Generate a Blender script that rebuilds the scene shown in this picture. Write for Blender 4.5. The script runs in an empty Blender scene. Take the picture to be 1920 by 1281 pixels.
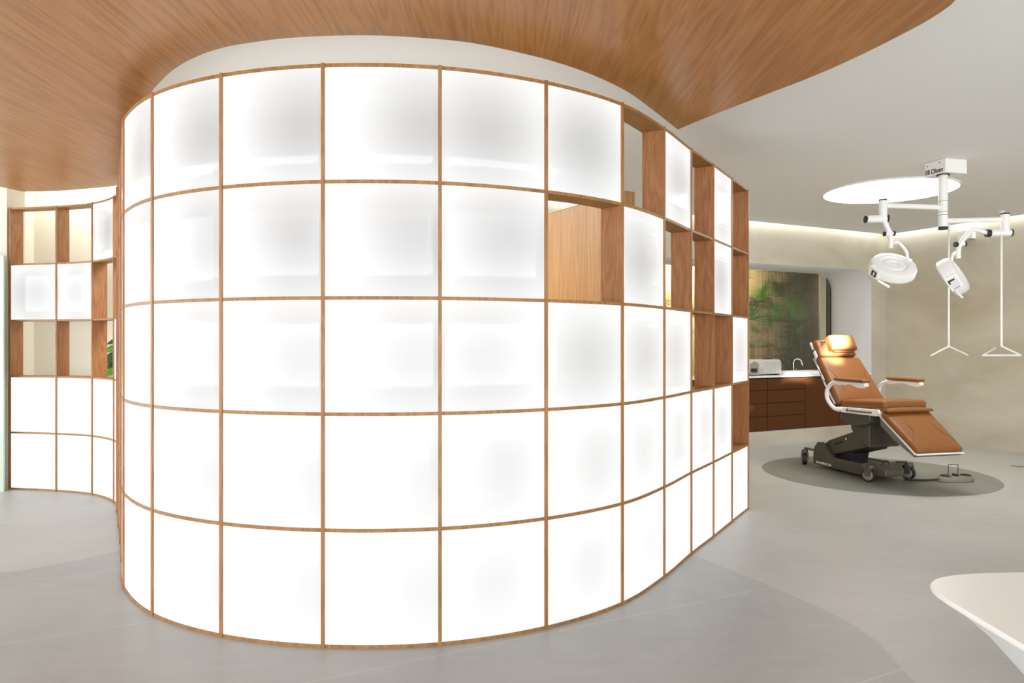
import bpy, bmesh, math, random
from mathutils import Vector, Matrix
random.seed(7)
S = bpy.context.scene
PI = math.pi
F = 1340.0; HZ = 641.0; CH = 1.4          # focal length in pixels, horizon row, camera height

# ---------------------------------------------------------------- camera, world, exposure
cam_d = bpy.data.cameras.new('camera'); cam = bpy.data.objects.new('camera', cam_d)
S.collection.objects.link(cam)
cam.location = (0, 0, CH); cam.rotation_euler = (PI/2, 0, 0)
cam_d.sensor_width = 36; cam_d.lens = 36*F/1920; cam_d.clip_start = .02
S.camera = cam
S.view_settings.view_transform = 'Standard'; S.view_settings.look = 'None'
S.view_settings.gamma = 1; S.view_settings.use_curve_mapping = False
S.view_settings.exposure = 0.6
w = bpy.data.worlds.new('world'); S.world = w; w.use_nodes = True
w.node_tree.nodes['Background'].inputs[0].default_value = (.98, .99, 1, 1)
w.node_tree.nodes['Background'].inputs[1].default_value = 3.0

def area(name, loc, direction, sx, sy, power, col=(1, 1, 1), spread=PI):
    l = bpy.data.lights.new(name, 'AREA'); l.shape = 'RECTANGLE'; l.size = sx; l.size_y = sy
    l.energy = power; l.color = col; l.spread = spread
    o = bpy.data.objects.new(name, l); S.collection.objects.link(o); o.location = loc
    return o

# room frame: u runs along the back wall, v along the right wall, n points behind the back wall
U = Vector((.897, .441, 0)); N = Vector((-.441, .897, 0)); W0 = Vector((3.13, 9.46, 0)); WL = 2.72
def R(m, d=0, z=0): return W0 + U*m + N*d + Vector((0, 0, z))
CORNER = R(WL)
ROT_U = math.atan2(U.y, U.x)
CEIL = 2.97; DECK = 3.15; SOF = 2.80

def aim_strip(name, a, b, nrm, power, col, width=.05, down=1.0):
    """a strip light between a and b shining along nrm and down"""
    o = area(name, (a+b)/2, None, (b-a).length, width, power, col)
    x = (b-a).normalized(); z = -(nrm.normalized()*1.0 + Vector((0, 0, -down))).normalized()
    y = z.cross(x).normalized(); z = x.cross(y).normalized()
    o.rotation_euler = Matrix((x, y, z)).transposed().to_euler()
    return o
aim_strip('cove_light_back', R(-3.4, -.10, 3.06), R(2.6, -.10, 3.06), N, 10, (.94, .98, 1), down=.75)
aim_strip('cove_light_right', R(2.62, -.1, 3.06), R(2.62, -9, 3.06), U, 17, (.94, .98, 1), down=.75)
aim_strip('cove_light_left', Vector((-4.8, 7.22, 3.04)), Vector((-1.6, 7.22, 3.04)), Vector((0, 1, 0)), 18, (1, .95, .84), down=2.6)

area('enclosed_room_fill', (-1.6, 5.9, 2.93), None, 1.2, 1.2, 70, (1, .98, .93))  # unseen light added to brighten the space behind the partition

# ---------------------------------------------------------------- helpers
def link(o): S.collection.objects.link(o); return o
def at(px, py, Y): return Vector(((px-960)*Y/F, Y, CH+(HZ-py)*Y/F))

def mat(name, rgb, rough=.5, metal=0., spec=.5, emit=None, es=0.):
    m = bpy.data.materials.new(name); m.use_nodes = True
    b = m.node_tree.nodes['Principled BSDF']
    b.inputs['Base Color'].default_value = (*rgb, 1); b.inputs['Roughness'].default_value = rough
    b.inputs['Metallic'].default_value = metal; b.inputs['Specular IOR Level'].default_value = spec
    if emit: b.inputs['Emission Color'].default_value = (*emit, 1); b.inputs['Emission Strength'].default_value = es
    return m
def nd(m, typ, **kw):
    n = m.node_tree.nodes.new(typ)
    for k, v in kw.items(): setattr(n, k, v)
    return n
def coords(m, scale=(1, 1, 1), rot=(0, 0, 0), kind='Object'):
    t = nd(m, 'ShaderNodeTexCoord'); mp = nd(m, 'ShaderNodeMapping')
    mp.inputs['Scale'].default_value = scale; mp.inputs['Rotation'].default_value = rot
    m.node_tree.links.new(t.outputs[kind], mp.inputs['Vector']); return mp.outputs['Vector']
def ramp(m, fac, stops):
    r = nd(m, 'ShaderNodeValToRGB'); e = r.color_ramp.elements
    while len(e) < len(stops): e.new(.5)
    for i, (p, c) in enumerate(stops): e[i].position = p; e[i].color = (*c, 1)
    m.node_tree.links.new(fac, r.inputs['Fac']); return r.outputs['Color']
def noise(m, vec, scale, detail=4, rough=.55, dist=0.):
    n = nd(m, 'ShaderNodeTexNoise'); n.inputs['Scale'].default_value = scale; n.inputs['Detail'].default_value = detail
    n.inputs['Roughness'].default_value = rough; n.inputs['Distortion'].default_value = dist
    m.node_tree.links.new(vec, n.inputs['Vector']); return n.outputs['Fac']
def bump(m, fac, strength=.2, distance=.01):
    b = nd(m, 'ShaderNodeBump'); b.inputs['Strength'].default_value = strength; b.inputs['Distance'].default_value = distance
    m.node_tree.links.new(fac, b.inputs['Height'])
    m.node_tree.links.new(b.outputs['Normal'], m.node_tree.nodes['Principled BSDF'].inputs['Normal'])
def setcol(m, col): m.node_tree.links.new(col, m.node_tree.nodes['Principled BSDF'].inputs['Base Color'])
def math_node(m, op, a, b=None):
    n = nd(m, 'ShaderNodeMath', operation=op)
    for i, v in enumerate((a, b)):
        if v is None: continue
        if isinstance(v, (int, float)): n.inputs[i].default_value = v
        else: m.node_tree.links.new(v, n.inputs[i])
    return n.outputs[0]

def wood(name, dark, mid, light, scale, rot=(0, 0, 0), rough=.4, fig=2.2, spec=.5, kind='Object'):
    m = mat(name, mid, rough, spec=spec)
    v = coords(m, scale, rot, kind)
    fine = noise(m, v, 6, 7, .65, .25)
    broad = noise(m, v, .9, 2, .5, .4)
    wv = nd(m, 'ShaderNodeMath', operation='SINE')                 # growth rings: contour lines of a slow noise
    m.node_tree.links.new(math_node(m, 'MULTIPLY', broad, 62*fig/2.2), wv.inputs[0])
    a = math_node(m, 'MULTIPLY', wv.outputs[0], .09)
    s = math_node(m, 'ADD', math_node(m, 'MULTIPLY', fine, .75), a)
    s = math_node(m, 'ADD', s, math_node(m, 'MULTIPLY', broad, .25))
    setcol(m, ramp(m, s, [(.28, dark), (.5, mid), (.75, light)]))
    return m

M = {}
M['edge'] = wood('oak edge', (.21, .095, .022), (.30, .15, .042), (.38, .20, .062), (9, 9, 1.2), rough=.5)
M['board'] = wood('oak board', (.27, .108, .036), (.36, .158, .058), (.44, .21, .088), (9, 9, 1.1), rough=.45)
M['soffit'] = wood('oak soffit', (.30, .115, .024), (.385, .162, .045), (.46, .21, .072), (9, .5, 9), (0, 0, math.radians(8)), rough=.36, fig=2.0)
M['timber'] = wood('oak wall panel', (.34, .155, .04), (.44, .21, .062), (.52, .27, .09), (9, 9, .5), rough=.5)
M['leather'] = mat('tan leather', (.225, .083, .018), .42, spec=.35)
_b = M['leather'].node_tree.nodes['Principled BSDF']; _b.inputs['Coat Weight'].default_value = .15; _b.inputs['Coat Roughness'].default_value = .5
bump(M['leather'], noise(M['leather'], coords(M['leather']), 260, 3), .12, .002)
M['leather_edge'] = mat('dark tan leather', (.17, .052, .012), .45)
M['white'] = mat('white enamel', (.86, .86, .84), .3)
M['steel'] = mat('brushed steel', (.62, .61, .58), .28, 1.)
M['chrome'] = mat('chrome', (.75, .74, .72), .12, 1.)
M['grey'] = mat('grey brown plastic', (.075, .066, .047), .42)
M['grey2'] = mat('dark grey brown plastic', (.05, .044, .032), .45)
M['pedal'] = mat('warm grey plastic', (.23, .21, .16), .45)
M['black'] = mat('black rubber', (.012, .012, .012), .5)
M['tyre'] = mat('wheel grey', (.22, .21, .19), .35)
M['greyl'] = mat('light grey brown plastic', (.17, .155, .12), .4)
M['silver'] = mat('silver casing', (.60, .60, .58), .35, .35)
M['cabinet'] = mat('terracotta laminate', (.082, .026, .003), .6, spec=.25)
M['gap'] = mat('dark joint', (.02, .008, .004), .7)
M['stone'] = mat('white stone top', (.78, .77, .73), .25)
M['table'] = mat('white table lacquer', (.80, .82, .80), .32)
M['reveal'] = mat('white plaster', (.60, .595, .58), .7)
M['glassg'] = mat('pale green glass', (.52, .62, .53), .12)
M['soil'] = mat('potting soil', (.03, .02, .012), .9)

m = M['wall'] = mat('limewashed wall', (.58, .545, .43), .75)
a = noise(m, coords(m, (1, 1, 2.2)), .8, 6, .62, .6)
setcol(m, ramp(m, a, [(.30, (.41, .365, .27)), (.5, (.485, .44, .345)), (.72, (.56, .52, .43))]))
bump(m, noise(m, coords(m), 22, 4), .08, .01)
M['wall_bright'] = mat('brightened limewashed wall', (.68, .65, .55), .75)  # limewash colour lightened to stand in for brighter light on these walls
m = M['ceil'] = mat('white ceiling paint', (.84, .84, .82), .8)
def floor_mat(name, c0, c1, c2, seams):
    m = mat(name, c1, .42, spec=.45)
    a = noise(m, coords(m, (1, 1, 1), (0, 0, -ROT_U)), .9, 8, .66, .5)
    b = noise(m, coords(m, (3, 9, 3), (0, 0, -ROT_U)), 1.6, 5, .6)
    s = math_node(m, 'ADD', math_node(m, 'MULTIPLY', a, .7), math_node(m, 'MULTIPLY', b, .3))
    col = ramp(m, s, [(.28, c0), (.5, c1), (.74, c2)])
    if seams:                                                    # slab joints every metre
        v = coords(m, (1, 1, 1), (0, 0, -ROT_U))
        sp = nd(m, 'ShaderNodeSeparateXYZ'); m.node_tree.links.new(v, sp.inputs[0])
        f = math_node(m, 'ABSOLUTE', math_node(m, 'SUBTRACT', math_node(m, 'FRACT', math_node(m, 'ADD', sp.outputs[1], .5)), .5))
        l = math_node(m, 'LESS_THAN', f, .003)
        mx = nd(m, 'ShaderNodeMix', data_type='RGBA'); m.node_tree.links.new(math_node(m, 'MULTIPLY', l, .45), mx.inputs[0])
        m.node_tree.links.new(col, mx.inputs[6]); mx.inputs[7].default_value = (.60, .60, .585, 1)
        col = mx.outputs[2]
    setcol(m, col)
    bump(m, noise(m, coords(m), 30, 5), .04, .006)
    return m
M['floor_light'] = floor_mat('pale microcement', (.375, .378, .358), (.435, .438, .418), (.495, .498, .478), False)
M['floor_mid'] = floor_mat('mid grey slabs', (.30, .308, .30), (.358, .368, .358), (.415, .426, .415), True)
M['floor_dark'] = floor_mat('dark grey disc', (.175, .18, .155), (.212, .218, .19), (.25, .258, .23), False)

# light boxes: opal sheets that emit, uneven glow painted in as an off-centre dip
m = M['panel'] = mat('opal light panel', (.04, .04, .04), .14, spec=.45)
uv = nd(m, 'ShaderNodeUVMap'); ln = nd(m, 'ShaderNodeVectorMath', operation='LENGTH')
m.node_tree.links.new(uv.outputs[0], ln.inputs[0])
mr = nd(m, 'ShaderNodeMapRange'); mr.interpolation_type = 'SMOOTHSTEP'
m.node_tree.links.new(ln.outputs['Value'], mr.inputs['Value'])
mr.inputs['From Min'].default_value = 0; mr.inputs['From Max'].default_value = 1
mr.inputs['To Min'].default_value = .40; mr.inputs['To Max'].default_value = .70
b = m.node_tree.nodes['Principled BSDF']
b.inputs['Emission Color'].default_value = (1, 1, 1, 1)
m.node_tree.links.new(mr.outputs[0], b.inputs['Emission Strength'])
M['panel_side'] = mat('light box side', (.7, .7, .68), .6)

def leaf_mat(name, c0, c1):
    m = mat(name, c0, .45); setcol(m, ramp(m, noise(m, coords(m), 8, 3), [(.3, c0), (.7, c1)])); return m
M['palm'] = leaf_mat('palm green', (.04, .14, .012), (.10, .30, .03))
M['leafd'] = leaf_mat('dark leaf green', (.012, .045, .010), (.03, .09, .02))
M['leafb'] = leaf_mat('bright leaf green', (.05, .19, .01), (.09, .28, .02))
M['red'] = leaf_mat('red leaf', (.16, .015, .01), (.25, .04, .015))
M['stem'] = mat('plant stem', (.10, .07, .03), .7)

class MB:
    """collects shapes and links them as one mesh object"""
    def __init__(s): s.bm = bmesh.new()
    def box(s, c, size, rot=None, mi=0):
        r = bmesh.ops.create_cube(s.bm, size=1)['verts']
        mt = Matrix.Translation(Vector(c)) @ (rot.to_4x4() if rot else Matrix()) @ Matrix.Diagonal((*size, 1))
        bmesh.ops.transform(s.bm, matrix=mt, verts=r)
        for f in {f for v in r for f in v.link_faces}: f.material_index = mi
        return s
    def tube(s, pts, r, seg=12, caps=True, mi=0):
        pts = [Vector(p) for p in pts]; n = len(pts)
        rs = r if isinstance(r, (list, tuple)) else [r]*n
        rings = []; ref = None
        for i, p in enumerate(pts):
            t = (pts[min(i+1, n-1)]-pts[max(i-1, 0)]).normalized()
            if ref is None:
                ref = t.orthogonal().normalized()
            ref = (ref-t*ref.dot(t)).normalized(); bt = t.cross(ref)
            rings.append([s.bm.verts.new(p+(ref*math.cos(2*PI*k/seg)+bt*math.sin(2*PI*k/seg))*rs[i]) for k in range(seg)])
        for i in range(n-1):
            for k in range(seg):
                f = s.bm.faces.new((rings[i][k], rings[i][(k+1) % seg], rings[i+1][(k+1) % seg], rings[i+1][k])); f.smooth = True; f.material_index = mi
        if caps:
            s.bm.faces.new(rings[0][::-1]).material_index = mi; s.bm.faces.new(rings[-1]).material_index = mi
        return s
    def lathe(s, prof, axis=(0, 0, 1), c=(0, 0, 0), seg=40, mi=0):
        """prof: (radius, height along axis)"""
        ax = Vector(axis).normalized(); e1 = ax.orthogonal().normalized(); e2 = ax.cross(e1); c = Vector(c)
        rings = []
        for (r, h) in prof:
            if r < 1e-6: rings.append([s.bm.verts.new(c+ax*h)])
            else: rings.append([s.bm.verts.new(c+ax*h+(e1*math.cos(2*PI*k/seg)+e2*math.sin(2*PI*k/seg))*r) for k in range(seg)])
        for a, b in zip(rings, rings[1:]):
            for k in range(seg):
                k2 = (k+1) % seg
                if len(a) == 1 and len(b) == 1: continue
                if len(a) == 1: vs = (a[0], b[k2], b[k])
                elif len(b) == 1: vs = (a[k], a[k2], b[0])
                else: vs = (a[k], a[k2], b[k2], b[k])
                f = s.bm.faces.new(vs); f.smooth = True; f.material_index = mi
        return s
    def prism(s, prof, w0, w1, mi=0):
        """prof: (x, z) outline, swept along y from w0 to w1"""
        a = [s.bm.verts.new((p[0], w0, p[1])) for p in prof]; b = [s.bm.verts.new((p[0], w1, p[1])) for p in prof]
        n = len(a); s.bm.faces.new(a).material_index = mi; s.bm.faces.new(b[::-1]).material_index = mi
        for i in range(n): s.bm.faces.new((a[i], b[i], b[(i+1) % n], a[(i+1) % n])).material_index = mi
        return s
    def loft(s, rings, caps=True, smooth=True, mi=0):
        vs = [[s.bm.verts.new(p) for p in r] for r in rings]; n = len(vs[0])
        for a, b in zip(vs, vs[1:]):
            for k in range(n):
                f = s.bm.faces.new((a[k], a[(k+1) % n], b[(k+1) % n], b[k])); f.smooth = smooth; f.material_index = mi
        if caps: s.bm.faces.new(vs[0][::-1]).material_index = mi; s.bm.faces.new(vs[-1]).material_index = mi
        return s
    def build(s, name, mats, parent=None, bevel=0, seg=3, smooth=False, sub=0, wn=False):
        bmesh.ops.recalc_face_normals(s.bm, faces=s.bm.faces)
        if smooth:
            for f in s.bm.faces: f.smooth = True
        for e_ in s.bm.edges:
            if len(e_.link_faces) == 2 and e_.calc_face_angle(0) > .6: e_.smooth = False
        me = bpy.data.meshes.new(name); s.bm.to_mesh(me); s.bm.free()
        for m_ in (mats if isinstance(mats, (list, tuple)) else [mats]): me.materials.append(m_)
        o = link(bpy.data.objects.new(name, me))
        if parent: o.parent = parent
        if bevel:
            md = o.modifiers.new('bevel', 'BEVEL'); md.width = bevel; md.segments = seg; md.limit_method = 'ANGLE'; md.angle_limit = math.radians(30)
        if sub:
            md = o.modifiers.new('sub', 'SUBSURF'); md.levels = sub; md.render_levels = sub
        return o
def tag(o, label, cat, group=None, kind=None):
    o['label'] = label; o['category'] = cat
    if group: o['group'] = group
    if kind: o['kind'] = kind
    return o
def thing(name, label, cat, loc=(0, 0, 0), rz=0, group=None):
    o = link(bpy.data.objects.new(name, None)); o.empty_display_size = .1
    o.location = loc; o.rotation_euler = (0, 0, rz); return tag(o, label, cat, group)
def struct(o): o['kind'] = 'structure'; return o

def poly_slab(name, pts, z0, z1, mats, side_mi=0, holes=()):
    """flat slab with any outline; bottom/top faces material 0"""
    bm = bmesh.new(); edges = []
    for loop in [pts, *holes]:
        vs = [bm.verts.new((p[0], p[1], z0)) for p in loop]
        edges += [bm.edges.new((vs[i], vs[(i+1) % len(vs)])) for i in range(len(vs))]
    r = bmesh.ops.triangle_fill(bm, edges=edges, use_beauty=True)
    fs = [g for g in r['geom'] if isinstance(g, bmesh.types.BMFace)]
    if z1 != z0:
        ex = bmesh.ops.extrude_face_region(bm, geom=fs)
        vs = [g for g in ex['geom'] if isinstance(g, bmesh.types.BMVert)]
        bmesh.ops.translate(bm, vec=(0, 0, z1-z0), verts=vs)
    bmesh.ops.recalc_face_normals(bm, faces=bm.faces)
    for f in bm.faces: f.material_index = side_mi if abs(f.normal.z) < .5 else 0
    me = bpy.data.meshes.new(name); bm.to_mesh(me); bm.free()
    for m_ in mats: me.materials.append(m_)
    return link(bpy.data.objects.new(name, me))

def spline(pts, n=8, closed=False):
    """Catmull-Rom through the points, n steps per span"""
    P = [Vector(p) for p in pts]; out = []; L = len(P)
    for i in range(L if closed else L-1):
        p1, p2 = P[i], P[(i+1) % L]
        p0 = P[i-1] if (closed or i > 0) else p1*2-p2
        p3 = P[(i+2) % L] if (closed or i+2 < L) else p2*2-p1
        for k in range(n):
            t = k/n
            out.append(.5*((2*p1)+(p2-p0)*t+(2*p0-5*p1+4*p2-p3)*t*t+(3*p1-p0-3*p2+p3)*t**3))
    if not closed: out.append(P[-1])
    return out

# ---------------------------------------------------------------- floor
fl = poly_slab('floor', [(-8, -2.5), (13, -2.5), (13, 13), (-8, 13)], -.12, 0, [M['floor_light']]); struct(fl)
rim2 = [Vector((x, y, 0)) for x, y in [(1.45, -2.5), (1.40, 0), (1.45, 1.6), (1.60, 2.45), (1.655, 2.95), (1.68, 3.15), (1.70, 3.37), (1.645, 3.68), (1.47, 4.10), (1.20, 4.66)]]
rim2 = spline(rim2, 6)
lft2 = spline([Vector((x, y, 0)) for x, y in [(-2.5, 4.92), (-2.85, 4.50), (-3.10, 4.32), (-3.9, 3.95), (-6, 3.6), (-8, 3.5)]], 6)
inlay = [(p.x, p.y) for p in rim2] + [(.9, 4.75), (0, 4.2), (-1.4, 4.2)] + [(p.x, p.y) for p in lft2] + [(-8, -2.5)]
struct(poly_slab('floor', inlay, .0003, .0015, [M['floor_mid']]))
disc = [(3.85+1.13*math.cos(2*PI*k/96), 7.58+1.13*math.sin(2*PI*k/96)) for k in range(96)]
struct(poly_slab('floor', disc, .0003, .0015, [M['floor_dark']]))

# ---------------------------------------------------------------- ceilings
RL = [R(WL-.13, -.13), R(-4.6, -.13)]
ce = [(-8, -2.5), (11.0, -2.5)]
e = R(WL-.13, -14.2); ce = [(-8, -2.5), (e.x, e.y), (RL[0].x, RL[0].y), (RL[1].x, RL[1].y), (-1.3, 7.2), (-4.82, 7.2), (-4.82, 6.7), (-8, 6.7)]
struct(poly_slab('ceiling', ce, CEIL, CEIL+.03, [M['ceil']]))
struct(poly_slab('ceiling', [(-8, -2.5), (13, -2.5), (13, 13), (-8, 13)], DECK, DECK+.05, [M['ceil']]))
pe = [(283.6, 175.8), (293, 162), (328, 129), (375, 104), (422, 89), (469, 80.6), (530, 72.7), (609, 68), (703, 67), (797, 72), (891, 82),
      (994, 104), (1055, 121), (1111, 141), (1162.6, 165), (1200, 188.5), (1271, 243.5)]
pr = [(1322, 222), (1425, 182), (1523.5, 144), (1603, 109), (1697, 62), (1744, 36), (1777, 14), (1791, 1)]
def onsof(p): Y = F*(SOF-CH)/(HZ-p[1]); return Vector(((p[0]-960)*Y/F, Y, 0))
back = [Vector((-5.4, -2.5, 0)), Vector((-5.4, 3.5, 0)), Vector((-4.95, 5.4, 0)), Vector((-4.56, 6.68, 0))]
edge = [onsof(p) for p in [(45, 360), (110, 358.5), (170, 354), (225, 347)]]
hid = [Vector((-3.22, 6.0, 0)), Vector((-2.9, 5.5, 0)), Vector((-2.6, 5.0, 0)), Vector((-2.30, 4.45, 0))]
front = edge + hid + [onsof(p) for p in pe]
right = spline([onsof(p) for p in [pe[-1]]+pr] + [Vector((1.76, 2.6, 0)), Vector((1.6, 1.8, 0)), Vector((1.45, .6, 0)), Vector((1.5, -2.5, 0))], 5)
outline = back + spline(front, 5)[1:] + right[1:]
sof = poly_slab('ceiling', [(p.x, p.y) for p in outline], SOF, CEIL, [M['soffit'], M['reveal']], side_mi=1); struct(sof)

# round ceiling light above the chair
t = thing('ceiling_light', 'large round glowing light set into the white ceiling above the treatment chair', 'ceiling light', (3.92, 7.43, CEIL-.012))
M['lamp_disc'] = mat('lit diffuser', (.9, .9, .9), .5, emit=(1, .985, .95), es=11.0)
MB().lathe([(.0, .0), (.625, .0), (.625, .012), (0, .012)], seg=72).build('diffuser', M['lamp_disc'], t)
MB().lathe([(.625, -.003), (.640, -.003), (.640, .012), (.625, .012), (.625, -.003)], seg=72).build('rim', M['white'], t)

# ---------------------------------------------------------------- walls
def wall_box(name, a, b, thick, side, mtl=None, z1=DECK):
    """upright slab from a to b; side = unit vector pointing away from the room"""
    a, b = Vector(a), Vector(b); bm = MB(); o_ = Vector(side)*thick
    pts = [a, b, b+o_, a+o_]
    bm.loft([[Vector((p.x, p.y, 0)) for p in pts], [Vector((p.x, p.y, z1)) for p in pts]], smooth=False)
    return struct(bm.build(name, mtl or M['wall']))
wall_box('wall_right', R(WL, .0), R(WL, -14.5), .2, U)
wall_box('wall_left', (-4.778, 6.76, 0), (-8, 6.76, 0), .25, (0, 1, 0), M['wall_bright'])
wall_box('wall_side', (-4.95, 7.01, 0), (-4.95, 7.55, 0), .2, (-1, 0, 0), M['wall_bright'])
wall_box('wall_rear', (-4.95, 7.40, 0), (-1.05, 7.40, 0), .15, (0, 1, 0), M['wall_bright'])
# back wall with the rounded niche
NL, NR, NB, NT, ND, NRAD = -2.6, 2.41, .19, 2.445, .70, .27
def wloop():
    pts = [(NL, NB), (NR, NB)]
    for k in range(13):
        a_ = k/12*PI/2; pts.append((NR-NRAD+NRAD*math.cos(a_), NT-NRAD+NRAD*math.sin(a_)))
    for k in range(13):
        a_ = PI/2+k/12*PI/2; pts.append((NL+NRAD+NRAD*math.cos(a_), NT-NRAD+NRAD*math.sin(a_)))
    return pts
bm = bmesh.new(); ed = []
outer = [(-4.75, 0), (WL+.2, 0), (WL+.2, DECK), (-4.75, DECK)]
for loop in (outer, wloop()):
    vs = [bm.verts.new(R(p[0], 0, p[1])) for p in loop]
    ed += [bm.edges.new((vs[i], vs[(i+1) % len(vs)])) for i in range(len(vs))]
    inner = vs
bmesh.ops.triangle_fill(bm, edges=ed, use_beauty=True)
deep = [bm.verts.new(R(p[0], ND, p[1])) for p in wloop()]
for i in range(len(inner)):
    f = bm.faces.new((inner[i], inner[(i+1) % len(inner)], deep[(i+1) % len(deep)], deep[i])); f.material_index = 1; f.smooth = True
bmesh.ops.recalc_face_normals(bm, faces=bm.faces)
me = bpy.data.meshes.new('wall_back'); bm.to_mesh(me); bm.free(); me.materials.append(M['wall']); me.materials.append(M['reveal'])
struct(link(bpy.data.objects.new('wall_back', me)))

# planted light well behind the niche glass
GZ = ND
M['well'] = mat('beige well wall', (.66, .54, .34), .8)
bb = MB()
def rbox(b_, m0, m1, d0, d1, z0, z1, mi=0):
    b_.box(R((m0+m1)/2, (d0+d1)/2, (z0+z1)/2), (m1-m0, d1-d0, z1-z0), Matrix.Rotation(ROT_U, 3, 'Z'), mi); return b_
rbox(bb, NL-.3, NR+.3, 1.50, 1.60, 0, DECK)
struct(bb.build('wall_well', M['well']))
bb = MB(); rbox(bb, NR+.02, NR+.12, .72, 1.50, 0, DECK); rbox(bb, NL-.3, NL-.2, .72, 1.50, 0, DECK); struct(bb.build('wall_well', mat('shade-dark well side', (.05, .042, .028), .8)))  # side walls coloured near black to stand in for shade in the well
bb = MB(); rbox(bb, NL-.3, NR+.3, .72, 1.50, 0, .35); struct(bb.build('trim_1', M['soil']))
g = M['fluted'] = mat('fluted glass', (.95, .94, .88), .03)
gb = g.node_tree.nodes['Principled BSDF']; gb.inputs['Transmission Weight'].default_value = 1; gb.inputs['IOR'].default_value = 1.25
v = coords(g, (1, 1, 1), (0, 0, -ROT_U)); sp = nd(g, 'ShaderNodeSeparateXYZ'); g.node_tree.links.new(v, sp.inputs[0])
bump(g, math_node(g, 'SINE', math_node(g, 'MULTIPLY', sp.outputs[0], 2*PI/.024)), .35, .004)
for k, (m0, m1) in enumerate([(NL-.05, -1.2), (-1.195, .52), (.525, 2.16)]):
    bb = MB(); rbox(bb, m0, m1, ND+.005, ND+.013, NB+.3, NT+.05); o = struct(bb.build('window_%d' % (k+1), M['fluted']))
bb = MB(); rbox(bb, 2.17, 2.30, ND+.005, ND+.03, NB+.3, NT+.05); struct(bb.build('trim_2', mat('bronze frame', (.42, .37, .26), .35)))
bb = MB(); rbox(bb, 2.30, 2.45, ND+.03, ND+.05, NB+.3, NT+.05); struct(bb.build('trim_3', M['gap']))
o = area('well_fill', R(.2, 1.1, 2.85), None, 1.7, .3, 58, (1, .86, .6)); o.rotation_euler = (math.radians(28), 0, ROT_U)  # unseen warm light added so the plants show through the glass

# wooden partition inside the enclosed area
bb = MB(); a0 = Vector((.735, 4.72, 0)); dv = (Vector((.257, 5.63, 0))-a0).normalized(); b0 = a0+dv*2.0; wd = Vector((-dv.y, dv.x, 0))*-1
if wd.x < 0: wd = -wd
def pw(p, off): return p+wd*off
ring = [a0, b0, pw(b0, .10), pw(a0, .10)]
bb.loft([[Vector((p.x, p.y, 0)) for p in ring], [Vector((p.x, p.y, 2.40)) for p in ring]], smooth=False)
struct(bb.build('wall_middle', M['timber'], bevel=.012))

# ---------------------------------------------------------------- S-shaped light partition
HT = 2.6676; TH = .016; DP = .135; ROWS = 5
Q = [(-4.757, 6.773), (-4.253, 6.669), (-3.826, 6.511), (-3.464, 6.214)]
H4 = [(-3.235, 5.85), (-2.975, 5.40), (-2.715, 4.95), (-2.475, 4.53)]
P = [(-2.201, 4.048), (-1.834, 3.644), (-1.376, 3.38), (-.862, 3.259), (-.331, 3.285), (.166, 3.475), (.586, 3.795), (.9, 4.223),
     (1.176, 4.685), (1.437, 5.096), (1.701, 5.525), (1.968, 5.953)]
nodes = [Vector((x, y, 0)) for x, y in Q+H4+P]; SEG = 10
curve = spline(nodes, SEG)
def tang(i):
    return (curve[min(i+1, len(curve)-1)]-curve[max(i-1, 0)]).normalized()
def off(i, d): t_ = tang(i); return curve[i]+Vector((-t_.y, t_.x, 0))*d
OPEN = {0: {1, 3}, 1: {1, 3}, 2: {2, 3}, 3: {1, 2}, 4: {1}, 13: {2}, 14: {1}, 15: {2}, 16: {1, 2, 3}, 17: {3}, 18: {1, 2, 4}}
part_root = thing('partition_shelf', 'full-height S-curved oak grid partition with glowing white panels and open cubbies', 'partition', (nodes[11].x, nodes[11].y, 0))
RP = Vector(part_root.location)
def zr(i): return TH/2+(HT-TH)*i/ROWS                       # board centre heights, 0 = bottom
for i in range(ROWS+1):
    bb = MB(); rings = []
    for k in range(len(curve)):
        f_, r_ = off(k, 0)-RP, off(k, DP)-RP; z = zr(i)
        rings.append([Vector((f_.x, f_.y, z-TH/2)), Vector((f_.x, f_.y, z+TH/2)), Vector((r_.x, r_.y, z+TH/2)), Vector((r_.x, r_.y, z-TH/2))])
    bb.loft(rings, smooth=False); bb.build('shelf_board', M['edge'], part_root)
for c in range(len(nodes)):
    i = c*SEG; t_ = tang(i); n_ = Vector((-t_.y, t_.x, 0)); rot = Matrix((t_, n_, Vector((0, 0, 1)))).transposed()
    bb = MB(); bb.box(nodes[c]-RP+n_*(DP/2-.002)+Vector((0, 0, HT/2)), (TH, DP+.006, HT+.004), rot)
    for f in bb.bm.faces:
        pass
    o = bb.build('post', [M['board'], M['edge']], part_root)
    for pl in o.data.polygons:
        if abs(pl.normal.dot(n_)) > .9: pl.material_index = 1
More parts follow.
